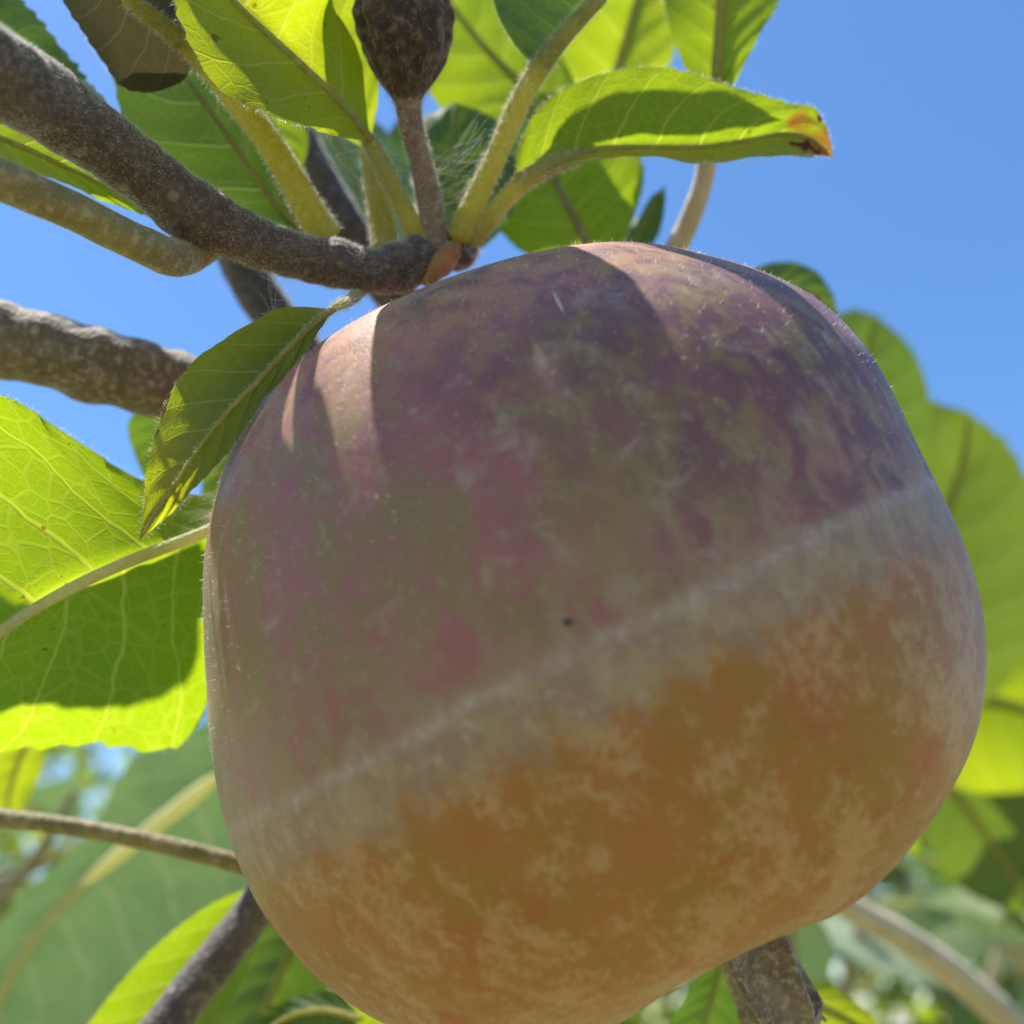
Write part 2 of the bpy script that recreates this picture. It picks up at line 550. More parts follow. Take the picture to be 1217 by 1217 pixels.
def leaf_surface(mid, left, right, n=64, m=8, teeth=22, tooth=0.05, corr=0.0006, bulge=0.06, nveins=8):
    mc, lc, rc = spline(mid, n), spline(left, n), spline(right, n)
    V, UV = [], []
    width = np.linalg.norm(lc - mc, axis=1) + np.linalg.norm(rc - mc, axis=1)
    wmax = width.max()
    t = unit(np.gradient(mc, axis=0))
    for i in range(n):
        v = i / (n - 1)
        fade = min(1.0, v * 10, (1 - v) * 10)
        for j in range(-m, m + 1):
            e = (lc if j < 0 else rc)[i]
            u = abs(j) / m
            sv = e - mc[i]
            nr = unit(np.cross(t[i], sv)) if np.linalg.norm(sv) > 1e-7 else np.zeros(3)
            if j > 0: nr = -nr
            p = mc[i] + sv * u
            w = np.linalg.norm(sv)
            if abs(j) == m and tooth:
                ft = (v * teeth + (0.4 if j < 0 else 0)) % 1.0
                tt = (ft ** 1.3) if ft < 0.82 else (1 - ft) / 0.18
                p = p + unit(sv) * (tt - 0.4) * tooth * wmax * 0.35 * fade + t[i] * tt * tooth * wmax * 0.25 * fade
            # swell between the lateral veins, gentle waviness along the margin
            ph = v * nveins - 1.5 * u ** 1.25 + (0.45 if j > 0 else 0)
            cr = abs(math.sin(math.pi * (ph))) - 0.6
            p = p + nr * (bulge * w * math.sin(math.pi * u) + corr * cr * min(1, u * 3) * fade * (1.0 - 0.5 * u)
                          + 0.8 * corr * u * u * math.sin(v * 19 + j * 0.1 + wmax * 900) * fade)
            V.append(p)
            UV.append((0.5 + 0.5 * j / m, v))
    k = 2 * m + 1
    Fc = [(i * k + j, i * k + j + 1, (i + 1) * k + j + 1, (i + 1) * k + j) for i in range(n - 1) for j in range(k - 1)]
    return np.array(V), Fc, UV, mc, lc, rc


def edge_hair(curves, count, length, width, parent):
    base, dirs = [], []
    for c, inner in curves:
        i = rng.integers(2, len(c) - 2, count)
        f = rng.random((count, 1))
        base.append(c[i] * (1 - f) + c[i + 1] * f)
        dirs.append(unit(c[i] - inner[i]) + 0.6 * rng.normal(size=(count, 3)))
    base, dirs = np.vstack(base), np.vstack(dirs)
    L = length * (0.4 + 0.8 * rng.random(len(base)))
    V, Fc = hair_faces(base, dirs, L, np.full(len(base), width * 0.65), 0.3)
    o = mesh_obj('hair', V, Fc, M['hair'], parent, smooth=False)
    props(o, kind='stuff')


def leaf(parent, mid, left, right, mat='leaf', petiole=None, pet_half=None, rib=(5.0, 1.2), near=True, label=None,
         hair=0, teeth=22, tooth=0.05, corr=0.00028, bulge=0.06, petmat='petiole', pethair=0, ribmat='petiole', n=72):
    """a leaf laid through three curves of photograph points (x, y, depth mm), each from base to tip"""
    w = lambda q: [P(*p) for p in q]
    V, Fc, UV, mc, lc, rc = leaf_surface(w(mid), w(left), w(right), n if near else 28, 8 if near else 4, teeth, tooth, corr, bulge)
    o = mesh_obj('leaf', V, Fc, M[mat], parent, uv=UV)
    if label: o['label'] = label
    dm = mid[0][2]
    k = len(mc)
    toward = -FWD
    if rib:
        cnt = 16
        idx = np.linspace(0, int(k * 0.97), cnt).astype(int)
        rr = np.linspace(PX(rib[0], dm), PX(rib[1], dm), cnt)
        pts = mc[idx] + toward * (rr[:, None] * 0.45)
        VV, FF, fr = tube_data(pts, rr, 40 if near else 16, 8)
        ro = mesh_obj('midrib', VV, FF, M[ribmat], o)
        if hair:
            tube_hair(fr, hair, 0.00055, 0.00003, o)
    if petiole:
        po, fr = tube('petiole', petiole, pet_half, M[petmat], o, n=30, m=12)
        if pethair:
            tube_hair(fr, pethair, 0.0007, 0.00003, o, lay=0.2)
    if hair:
        edge_hair([(lc, mc), (rc, mc)], hair, 0.0006, 0.000028, o)
    return o


def free_leaf(parent, base, direction, normal, length, width, mat='leaf_far', droop=0.25, fold=0.25, petiole=0.35, near=False, petmat='petiole', rib=True):
    """a leaf from a base point in a direction, its upper face towards normal"""
    d = unit(direction); nn = unit(normal - d * np.dot(normal, d)); s = np.cross(d, nn)
    b0 = np.asarray(base, float)
    b1 = b0 + d * length * petiole - nn * length * 0.02
    ts = np.linspace(0, 1, 7)
    mid = np.array([b1 + d * length * t - nn * length * droop * t * t for t in ts])
    wp = np.array([0.0, 0.72, 1.0, 0.98, 0.78, 0.42, 0.0]) * width * 0.5
    lf = mid - s * wp[:, None] * math.cos(fold) + nn * wp[:, None] * math.sin(fold)
    rt = mid + s * wp[:, None] * math.cos(fold) + nn * wp[:, None] * math.sin(fold)
    V, Fc, UV, mc, lc, rc = leaf_surface(mid, lf, rt, 40 if near else 20, 6 if near else 4, 20, 0.05 if near else 0.0, length * 0.006, 0.08)
    o = mesh_obj('leaf', V, Fc, M[mat], parent, uv=UV)
    rr = length * 0.012
    if rib:
        VV, FF, _ = tube_data(np.vstack([b0, b0 * 0.5 + b1 * 0.5, b1]), [rr, rr * 0.9, rr], 6, 6)
        mesh_obj('petiole', VV, FF, M[petmat], o)
        VV, FF, _ = tube_data(mid[:-1] - nn * rr * 0.5, np.linspace(rr, rr * 0.3, 6), 10, 6)
        mesh_obj('midrib', VV, FF, M[petmat], o)
    return o


# ------------------------------------------------------------------ setting
gv, gf = [], []
ng = 24
for i in range(ng + 1):
    for j in range(ng + 1):
        gx = (i / ng - 0.5) * 2; gy = (j / ng - 0.5) * 2
        gx = math.copysign(abs(gx) ** 2.2, gx) * 400; gy = math.copysign(abs(gy) ** 2.2, gy) * 400
        gv.append((gx, gy, 0.05 * mnoise.noise(Vector((gx * 0.3, gy * 0.3, 0)))))
for i in range(ng):
    for j in range(ng):
        a = i * (ng + 1) + j
        gf.append((a, a + ng + 1, a + ng + 2, a + 1))
g = mesh_obj('ground', gv, gf, M['ground'], None, origin=np.zeros(3))
props(g, 'dry sunlit grass of the orchard floor', 'ground', kind='structure')


def apple_tree(x, y, h, spread, label, seed):
    r = np.random.default_rng(seed)
    t = thing('apple_tree', (x, y, 0), label, 'tree', 'apple trees farther along the orchard')
    base = np.array([x, y, -0.05])
    fork = np.array([x + r.normal() * 0.05, y + r.normal() * 0.05, 0.75])
    Vt, Ft, _ = tube_data([base, base * 0.5 + fork * 0.5 + [0.03, 0, 0], fork], [0.095, 0.075, 0.07], 14, 12, 0.15, 9)
    mesh_obj('trunk', Vt, Ft, M['bark_grey'], t)
    tips = []
    for k in range(7):
        az = k * 2 * math.pi / 7 + r.normal() * 0.25
        out = np.array([math.cos(az), math.sin(az), 0]) * spread * (0.45 + 0.3 * r.random())
        top = fork + out + [0, 0, (h - 0.75) * (0.55 + 0.4 * r.random())]
        m1 = fork + out * 0.45 + [0, 0, (top[2] - fork[2]) * 0.35]
        Vt, Ft, _ = tube_data([fork - [0, 0, 0.05], m1, top], [0.045, 0.028, 0.009], 12, 8, 0.1, 12)
        mesh_obj('limb', Vt, Ft, M['bark_grey'], t)
        for f in np.linspace(0.3, 1.0, 7):
            tips.append(fork * (1 - f) ** 2 + 2 * m1 * f * (1 - f) + top * f * f)
    tips = np.array(tips)
    cnt = 5200
    c = tips[r.integers(0, len(tips), cnt)] + r.normal(size=(cnt, 3)) * np.array([0.20, 0.20, 0.17]) * spread / 1.1
    keep = c[:, 2] > 0.55
    c = c[keep]; cnt = len(c)
    d = unit(r.normal(size=(cnt, 3)) + [0, 0, -0.3])
    nn = unit(r.normal(size=(cnt, 3)) * 0.7 + [0, 0, 1.0])
    s = unit(np.cross(d, nn)); nn = np.cross(s, d)
    L = (0.055 + 0.035 * r.random(cnt))[:, None]; W = L * 0.27
    V = np.stack([c, c + d * L * 0.35 - s * W + nn * W * 0.3, c + d * L * 0.40, c + d * L * 0.35 + s * W + nn * W * 0.3,
                  c + d * L * 0.75 - s * W * 0.7, c + d * L * 0.75 + s * W * 0.7, c + d * L - nn * L * 0.12], 1).reshape(-1, 3)
    k = np.arange(cnt)[:, None] * 7
    f3 = np.vstack([k + [0, 1, 2], k + [0, 2, 3], k + [4, 2, 1], k + [5, 3, 2], k + [4, 6, 2], k + [6, 5, 2]]).tolist()
    uv = np.tile(np.array([(0.5, 0), (0, .35), (.5, .4), (1, .35), (0.1, .75), (.9, .75), (.5, 1)]), (cnt, 1))
    mesh_obj('crown', V, f3, M['leaf_far'], t, uv=uv, smooth=False)


apple_tree(-1.55, 3.1, 2.7, 1.15, 'bushy apple tree across the grass, left one of the nearer pair', 11)
apple_tree(1.45, 2.9, 2.75, 1.15, 'bushy apple tree across the grass, right one of the nearer pair', 12)
apple_tree(-0.05, 4.6, 2.9, 1.25, 'apple tree across the grass between the nearer pair', 13)
apple_tree(3.2, 5.2, 3.0, 1.3, 'apple tree at the right end of the farther orchard row', 14)
apple_tree(-3.3, 5.4, 3.0, 1.3, 'apple tree at the left end of the farther orchard row', 15)

# ------------------------------------------------------------------ the apple
AC = P(682, 744, 110)
AZ = unit(-0.447 * RIGHT + 0.894 * UP + 0.165 * FWD)
AX = unit(np.cross(FWD, AZ)); AY = np.cross(AZ, AX)
apple = thing('apple', AC, 'large ripening apple, mauve above and orange below a pale band, hanging from the downy twig', 'apple')
apple.rotation_euler = Matrix(np.stack([AX, AY, AZ], 1).tolist()).to_euler()
S = 0.0348 / 465
prof = [(0, 335), (14, 337), (30, 356), (58, 393), (92, 417), (145, 429), (236, 421), (314, 390), (374, 334), (434, 254), (468, 172),
        (486, 92), (493, 0), (493, -80), (482, -160), (457, -240), (414, -312), (358, -362), (290, -394), (210, -402),
        (130, -388), (75, -368), (38, -352), (14, -345), (0, -343)]
pc = spline(np.array([(a, b, 0) for a, b in prof], float), 120)
NM = 128
V = []
for i in range(1, 119):
    r0, z0 = pc[i, 0], pc[i, 1]
    for j in range(NM):
        th = 2 * math.pi * j / NM
        lob = math.cos(5 * (th - 2.75))
        w = max(0, (-z0 - 180) / 280)
        rr = r0 * (1 + 0.012 * lob * (w + 0.25) + 0.010 * math.cos(th - 0.6) * (1 if z0 > 0 else -1) * abs(z0) / 400
                   + 0.008 * mnoise.noise(Vector((math.cos(th) * 1.3, math.sin(th) * 1.3, z0 / 300))))
        rr *= 1 - (0.040 if math.cos(th) < 0 else 0.012) * math.cos(th) * min(1, max(0, (-z0 + 130) / 260))
        z1 = z0 + (2 - 27 * math.cos(th)) * min(1, max(0, (z0 - 120) / 220)) * min(1, r0 / 120)
        zz = z1 - 26 * lob * w * math.exp(-((r0 - 165) / 130) ** 2) - 0.02 * r0 * math.cos(th) * -1 * w
        q = min(1, max(0, (z0 + 60) / 300)); sh = 30 * q * q * (3 - 2 * q)      # the upper half leans to one side
        V.append(((rr * math.cos(th) + sh) * S, rr * math.sin(th) * S, zz * S))
nr = 118
Fc = [(i * NM + j, (i + 1) * NM + j, (i + 1) * NM + (j + 1) % NM, i * NM + (j + 1) % NM) for i in range(nr - 1) for j in range(NM)]
V.append((0, 0, pc[0, 1] * S)); V.append((0, 0, pc[-1, 1] * S))
k = nr * NM
Fc += [(k, j, (j + 1) % NM) for j in range(NM)]
Fc += [(k + 1, (nr - 1) * NM + (j + 1) % NM, (nr - 1) * NM + j) for j in range(NM)]
AV = np.array(V)
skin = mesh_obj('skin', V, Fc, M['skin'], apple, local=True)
# down on the skin, thicker towards the stalk
ids = rng.integers(0, nr * NM, 60000)
zz = AV[ids, 2] / S
keep = rng.random(60000) < np.clip((zz + 120) / 520, 0.0, 1) * 0.42 * np.clip(np.hypot(AV[ids, 0], AV[ids, 1]) / S / 470, 0, 1)
ids = ids[keep]
b = AV[ids] + rng.normal(size=(len(ids), 3)) * 0.0003
nrm = unit(b * np.array([1, 1, 1.05]))
b = AV[ids] + np.cross(nrm, unit(rng.normal(size=(len(ids), 3)))) * 0.0006 - nrm * 0.00006
VV, FF = hair_faces(b, nrm + 0.5 * rng.normal(size=b.shape), 0.00025 + 0.00035 * rng.random(len(ids)), np.full(len(ids), 0.000030), 0.4)
fz = mesh_obj('down', VV, FF, M['hair'], skin, smooth=False, local=True)
props(fz, kind='stuff')


def apple_local(p):
    q = np.asarray(p) - AC
    return np.array([q @ AX, q @ AY, q @ AZ])


def on_apple(x, y):
    """the near point of the skin on the sight line through x, y, in apple space, with its normal"""
    o = apple_local(CAM); d = unit(apple_local(P(x, y, 100)) - o)
    best = AV[np.argmin(np.linalg.norm(np.cross(AV - o, d), axis=1) + (((AV - o) @ d) > 0.110) * 1)]
    return best, unit(best)


def skin_mark(name, pts, half, mat, lift=0.00003):
    q = []
    for x, y in pts:
        p, n_ = on_apple(x, y)
        o = apple_local(CAM); d = unit(apple_local(P(x, y, 100)) - o)
        s = ((p - o) @ n_) / (d @ n_)
        q.append(o + d * s + n_ * lift)
    VV, FF, _ = tube_data(q, half, 14, 8)
    c = VV.mean(0); n_ = unit(c)
    VV = VV - np.outer((VV - np.repeat(0, 1)) @ n_ - c @ n_, n_) * 0.55
    mesh_obj(name, VV, FF, mat, skin, local=True)


T = NT('skin scar'); M['scar'] = T.done(T.principled((0.42, 0.35, 0.33), 0.6, 0.3))
T = NT('dark speck'); M['speck'] = T.done(T.principled((0.07, 0.05, 0.04), 0.7, 0.2))
skin_mark('scar', [(530, 362), (537, 385), (545, 408), (552, 425)], [0.00012, 0.00030, 0.00020, 0.00005], M['scar'])
skin_mark('scar', [(658, 348), (664, 360), (670, 372)], [0.00008, 0.00018, 0.00005], M['scar'])
skin_mark('speck', [(670, 738), (674, 740), (679, 737)], [0.00012, 0.00028, 0.00012], M['speck'])
# stalk in its hollow
stv = [np.array([0.0021, 0, 325 * S]), np.array([0.0024, 0.001, 400 * S]), np.array([0.0030, 0.002, 452 * S]), np.array([0.0034, 0.003, 492 * S])]
VV, FF, _ = tube_data(stv, [0.0013, 0.0012, 0.0014, 0.0019], 14, 12, 0.1, 900)
mesh_obj('stalk', VV, FF, M['stalk_brown'], apple, local=True)

# calyx: five dried sepals round the eye


def sepal(pts, half, curl, nside, label=None):
    """strip with a cupped section through apple-space points"""
    n, m = 26, 4
    c = spline(pts, n)
    t = unit(np.gradient(c, axis=0))
    V, UVs = [], []
    for i in range(n):
        v = i / (n - 1)
        s = unit(np.cross(t[i], nside)); nn = np.cross(s, t[i])
        w = half * np.interp(v, [0, 0.2, 0.5, 0.8, 1.0], [0.95, 1.0, 0.82, 0.45, 0.05])
        for j in range(-m, m + 1):
            u = j / m
            V.append(c[i] + s * w * u + nn * (curl * w * u * u + 0.00012 * math.sin(v * 23 + u * 4)))
    k = 2 * m + 1
    n0 = len(V)
    V = np.array(V)
    Fc = [(i * k + j, i * k + j + 1, (i + 1) * k + j + 1, (i + 1) * k + j) for i in range(n - 1) for j in range(k - 1)]
    o = mesh_obj('sepal', V, Fc, M['sepal'], apple, local=True)
    md = o.modifiers.new('thickness', 'SOLIDIFY'); md.thickness = 0.00035; md.offset = 0
    cnt = 350
    ids = rng.integers(0, n0, cnt)
    VV, FF = hair_faces(V[ids] + rng.normal(size=(cnt, 3)) * 0.0001, rng.normal(size=(cnt, 3)), 0.0002 + 0.0004 * rng.random(cnt), np.full(cnt, 0.00003), 0.4)
    h_ = mesh_obj('hair', VV, FF, M['hair'], o, smooth=False, local=True)
    props(h_, kind='stuff')
    return o


def AL(x, y, d):
    return apple_local(P(x, y, d))


zb = -410 * S
sepal([AL(893, 1100, 106), AL(903, 1140, 105), AL(922, 1180, 104.5), AL(945, 1222, 105), AL(968, 1262, 107)], 0.0030, 0.55, np.array([0, -1.0, 0.1]))
sepal([AL(886, 1110, 108), AL(885, 1150, 107), AL(897, 1190, 107), AL(905, 1240, 108)], 0.0014, 0.5, np.array([-0.6, -0.6, 0.1]))
sepal([AL(905, 1105, 112), AL(925, 1150, 113), AL(958, 1190, 113), AL(975, 1205, 111), AL(962, 1218, 109)], 0.0022, 0.4, np.array([0.3, 1.0, 0.1]))
sepal([AL(880, 1110, 116), AL(885, 1150, 118), AL(890, 1200, 120), AL(885, 1240, 119)], 0.0022, 0.5, np.array([-0.3, 1.0, 0.1]))
sepal([AL(893, 1105, 114), AL(910, 1150, 116), AL(930, 1200, 118), AL(940, 1240, 117)], 0.0022, 0.5, np.array([0.4, 1.0, 0.1]))

# ------------------------------------------------------------------ the fruiting branch
br = thing('fruiting_branch', P(-60, 50, 80), 'downy brown twig carrying the apple, its leaf cluster and the withered fruitlet', 'branch')
tw, fr = tube('twig', [(-130, 0, 77), (-10, 82, 84), (60, 125, 90), (150, 190, 97), (200, 229, 100.2), (222, 247, 101.3), (245, 261, 102.4), (272, 274, 103.7), (320, 294, 106), (372, 309, 108),
                       (395, 313, 108.8), (425, 319, 110), (455, 322, 111), (470, 318, 111.7), (490, 311, 112.5), (505, 298, 113)],
              [52, 50, 45, 37, 36, 40, 37, 32, 29, 27, 30, 26, 27, 31, 28, 27], M['bark'], br, n=150, m=28, lump=0.09, lumpscale=620)
tube_hair(fr, 13000, 0.0005, 0.00003, tw, lay=0.5)
sp, fr = tube('spur', [(264, 268, 106), (243, 288, 105), (210, 306, 101), (160, 287, 94.5), (80, 248, 90), (-20, 205, 84), (-120, 165, 79)],
              [24, 24, 23, 22, 23, 25, 26], M['spur'], br, n=50, m=16, lump=0.05, lumpscale=500)
tube_hair(fr, 1500, 0.0005, 0.00003, sp)
# swollen base of the cluster with scars and a bud scale
bs, fr = tube('spur_base', [(470, 330, 112), (492, 308, 113), (515, 296, 114), (545, 300, 115), (562, 296, 116)], [20, 24, 22, 22, 10], M['bark'], br, n=24, m=16, lump=0.2, lumpscale=900)
tube_hair(fr, 1800, 0.0007, 0.00003, bs)
b2, fr = tube('bud', [(505, 338, 111.5), (520, 318, 112), (536, 300, 112.5), (545, 287, 113)], [5, 15, 13, 5], M['bud'], br, n=18, m=12, lump=0.15, lumpscale=1200)
tube_hair(fr, 300, 0.0005, 0.00003, b2)
b3, fr = tube('bud', [(548, 308, 113), (556, 295, 114), (560, 284, 114.5)], [13, 13, 5], M['bark'], br, n=14, m=12, lump=0.2, lumpscale=1200)
tube_hair(fr, 500, 0.0008, 0.00003, b3)

# leaf over the twig, sunlit, with a shaded base
leaf(br, [(440, 168, 110), (400, 120, 107), (350, 72, 104), (275, 0, 100.5), (215, -80, 99), (160, -190, 98)],
     [(440, 168, 110), (415, 165, 105.5), (365, 151, 99.5), (320, 138, 95.5), (270, 112, 93), (238, 70, 91.5), (205, 0, 91), (165, -90, 93), (160, -190, 98)],
     [(440, 168, 110), (438, 140, 110.5), (433, 85, 111), (415, 40, 110.5), (396, 0, 109), (428, -60, 107.5), (432, -125, 107.5), (330, -185, 103), (160, -190, 98)],
     petiole=[(500, 288, 112.5), (487, 262, 112), (466, 220, 111), (446, 180, 110.3), (432, 158, 109.8)], pet_half=[15, 12, 11, 10, 7], rib=(7, 2), hair=420, pethair=900,
     label='sunlit leaf above the twig with a shaded base')
# long petiole with a brownish leaf
leaf(br, [(215, 55, 104), (180, 22, 103), (130, -20, 102), (80, -70, 101), (20, -130, 100)],
     [(232, 72, 106), (215, 100, 110), (175, 110, 112), (140, 98, 112), (108, 55, 111), (78, 0, 109), (45, -60, 106), (20, -130, 100)],
     [(232, 72, 106), (243, 40, 108.5), (250, 0, 110.5), (232, -70, 110), (150, -140, 105), (20, -130, 100)], mat='leaf_brown',
     petiole=[(388, 282, 111.5), (362, 240, 110.8), (330, 185, 109.8), (290, 130, 108), (250, 82, 106), (205, 40, 103.5), (150, -3, 101)], pet_half=[21, 18, 16, 15, 14, 12, 10],
     rib=(9, 3), hair=250, pethair=2200, label='browned leaf curling over the end of a long petiole')
# shaded leaf behind
leaf(br, [(392, 280, 116), (340, 255, 117), (262, 150, 119), (200, 60, 121), (150, -40, 122), (110, -140, 123)],
     [(392, 280, 116), (320, 300, 116), (230, 262, 117), (160, 180, 118.5), (136, 100, 120), (128, 30, 121.5), (105, -60, 122), (110, -140, 123)],
     [(392, 280, 116), (345, 215, 119), (318, 150, 121), (300, 85, 122), (262, 10, 123), (228, -80, 123), (175, -140, 123), (110, -140, 123)], mat='leaf_dark', rib=(4, 1.5), label='dark green leaf in shade behind the twig')
leaf(br, [(250, 40, 142), (300, 110, 141), (340, 175, 140), (354, 214, 139)],
     [(250, 40, 142), (270, 130, 142), (320, 195, 141), (354, 214, 139)],
     [(250, 40, 142), (340, 90, 142), (366, 160, 141), (354, 214, 139)], rib=(4, 1.5))
# leaf behind the thick end of the twig
leaf(br, [(-150, 30, 112), (-60, 62, 114), (30, 100, 116), (100, 130, 118), (147, 153, 119)],
     [(-150, 30, 112), (-90, -40, 116), (10, -8, 119), (70, 52, 120), (112, 106, 120), (147, 153, 119)],
     [(-150, 30, 112), (-90, 130, 112), (20, 160, 113), (90, 168, 115), (147, 153, 119)], mat='leaf_dark', rib=(5, 2), tooth=0.09)
leaf(br, [(-130, 130, 104), (0, 165, 106), (90, 205, 108), (150, 235, 109), (198, 268, 110)],
     [(-130, 130, 104), (0, 120, 108), (100, 160, 110), (160, 215, 111), (198, 268, 110)],
     [(-130, 130, 104), (-20, 195, 104), (60, 214, 106), (130, 240, 108), (198, 268, 110)], mat='leaf', rib=(5, 2))
# petiole stub left of the fruitlet, its leaf rising behind the sunlit one
leaf(br, [(437, 180, 119), (415, 110, 119), (390, 20, 118.5), (360, -80, 118), (330, -200, 118)],
     [(437, 180, 119), (395, 150, 120), (365, 90, 120), (345, 10, 120), (315, -100, 119), (330, -200, 118)],
     [(437, 180, 119), (450, 120, 118), (452, 60, 117.8), (452, -10, 117.5), (440, -80, 117), (400, -160, 117), (330, -200, 118)], mat='leaf',
     petiole=[(458, 300, 114), (454, 270, 115.5), (447, 225, 117), (438, 180, 119)], pet_half=[17, 16, 14, 11], pethair=600)
# petiole right of the fruitlet with a dark folded leaf
leaf(br, [(640, 82, 111), (680, 30, 110), (730, -20, 109), (790, -80, 108), (830, -130, 107)],
     [(640, 82, 111), (612, 55, 114), (588, 8, 116), (580, -50, 116), (640, -110, 113), (830, -130, 107)],
     [(640, 82, 111), (672, 48, 111), (725, -5, 111.5), (790, -55, 112), (850, -90, 111), (830, -130, 107)], mat='leaf_dark',
     petiole=[(546, 283, 113), (566, 235, 112.5), (590, 185, 112), (617, 122, 111.4), (640, 82, 110.9), (672, 40, 110), (715, -5, 109.2)], pet_half=[17, 14, 13, 13, 12.5, 11, 9],
     rib=(9, 4), hair=300, pethair=1800, label='dark folded leaf on a pale downy petiole')
# leaf reaching right with a scorched tip
leaf(br, [(614, 214, 112), (650, 198, 112), (700, 182, 112.5), (760, 178, 113), (830, 177, 113), (890, 168, 113), (930, 160, 112.5), (965, 166, 112), (990, 187, 112.5)],
     [(614, 214, 112), (616, 178, 112), (642, 128, 112), (700, 92, 112), (780, 80, 112.2), (850, 96, 112.5), (900, 112, 112.5), (940, 124, 112.5), (966, 128, 112.5), (984, 155, 112.5), (990, 187, 112.5)],
     [(614, 214, 112), (650, 204, 111), (700, 189, 110), (760, 188, 109), (830, 192, 108.5), (890, 190, 109), (940, 185, 109.5), (970, 184, 111), (990, 187, 112.5)],
     mat='leaf_scorched', petiole=[(560, 290, 113.5), (578, 266, 112.5), (605, 232, 112), (640, 204, 111.8), (690, 185, 112)], pet_half=[10, 11, 11, 11, 8], rib=(8, 2.0),
     hair=600, pethair=1200, tooth=0.045, label='leaf reaching out to the right, its tip scorched brown')
# unseen leaf added above, shaped to cast shade on the one below it
leaf(br, [(640, 200, 112, 29), (700, 150, 112, 29), (780, 140, 112, 29), (860, 145, 112, 29), (935, 150, 112, 29)],
     [(640, 200, 112, 29), (665, 148, 112, 29), (720, 112, 112, 29), (800, 108, 112, 29), (880, 124, 112, 29), (935, 150, 112, 29)],
     [(640, 200, 112, 29), (700, 178, 112, 29), (780, 172, 112, 29), (860, 170, 112, 29), (935, 150, 112, 29)], mat='leaf_dark', corr=0.0001,
     petiole=[(546, 285, 115), (590, 187, 116.5), (620, 118, 118.5), (634, 60, 121), (600, -25, 124), (548, -10, 124.8)], pet_half=[8, 8, 8, 8, 8, 7])
# unseen leaf added above the withered fruitlet to shade the middle of the shoulder
leaf(br, [(486, 20, 117), (475, -60, 114.5), (460, -150, 112), (450, -280, 110)],
     [(486, 20, 117), (435, -20, 116.5), (385, -90, 115), (365, -165, 113), (390, -235, 111.5), (450, -280, 110)],
     [(486, 20, 117), (518, -25, 114.5), (530, -85, 111), (528, -160, 109.5), (505, -230, 109.5), (450, -280, 110)], mat='leaf_dark',
     petiole=[(508, 292, 116), (500, 200, 117.5), (491, 100, 118.3), (486, 20, 117)], pet_half=[8, 8, 8, 6])
# leaf hanging before the left shoulder of the apple
leaf(br, [(397, 366, 99), (352, 405, 97.5), (312, 448, 96.5), (265, 497, 96), (225, 550, 96.5), (190, 605, 97.5), (165, 642, 98.5)],
     [(397, 366, 99), (335, 368, 100.5), (270, 398, 100.5), (215, 450, 100), (186, 510, 99.5), (175, 570, 99), (170, 610, 98.8), (165, 642, 98.5)],
     [(397, 366, 99), (378, 398, 97.4), (345, 440, 96), (310, 482, 95.3), (270, 537, 95.2), (235, 578, 96), (195, 617, 97.5), (165, 642, 98.5)],
     petiole=[(440, 328, 112), (428, 346, 111), (413, 358, 104.5), (397, 366, 99.3), (370, 388, 98)], pet_half=[9, 8, 7, 5, 4], rib=(4.5, 1.5), hair=350, pethair=500, tooth=0.035,
     label='narrow leaf hanging beside the left shoulder of the apple')
# large folded leaf at the left
leaf(br, [(330, 590, 113), (245, 632, 109), (185, 655, 106.5), (120, 682, 104), (60, 713, 102), (0, 752, 100), (-100, 830, 97), (-180, 900, 95)],
     [(330, 590, 113), (290, 575, 114.5), (245, 588, 112.5), (170, 568, 109), (90, 520, 105.5), (0, 468, 101.5), (-100, 480, 98), (-170, 700, 95.5), (-180, 900, 95)],
     [(330, 590, 113), (310, 690, 117), (262, 800, 120), (212, 888, 120), (110, 884, 118), (0, 890, 115), (-90, 910, 108), (-180, 900, 95)],
     rib=(8, 5), ribmat='rib', hair=700, tooth=0.05, teeth=20, n=90, petiole=[(470, 470, 122), (400, 545, 118), (330, 590, 113), (270, 620, 110)], pet_half=[10, 9, 8, 6],
     label='large leaf folded along its pale midrib left of the apple')

# unseen leaf added towards the sun, its outline shading the folded leaf's lower half
leaf(br, [(247, 720, 112, 120), (185, 745, 111, 120), (120, 760, 110, 120), (60, 780, 108, 120), (0, 800, 106, 120), (-90, 830, 102, 120)],
     [(247, 720, 112, 120), (242, 650, 109, 120), (185, 676, 107.5, 120), (120, 701, 105, 120), (60, 731, 103.5, 120), (0, 769, 101.5, 120), (-90, 830, 102, 120)],
     [(247, 720, 112, 120), (238, 812, 117, 120), (180, 838, 116, 120), (110, 848, 115, 120), (40, 842, 112, 120), (-20, 845, 110, 120), (-90, 830, 102, 120)], mat='leaf_dark', tooth=0.10, teeth=13)

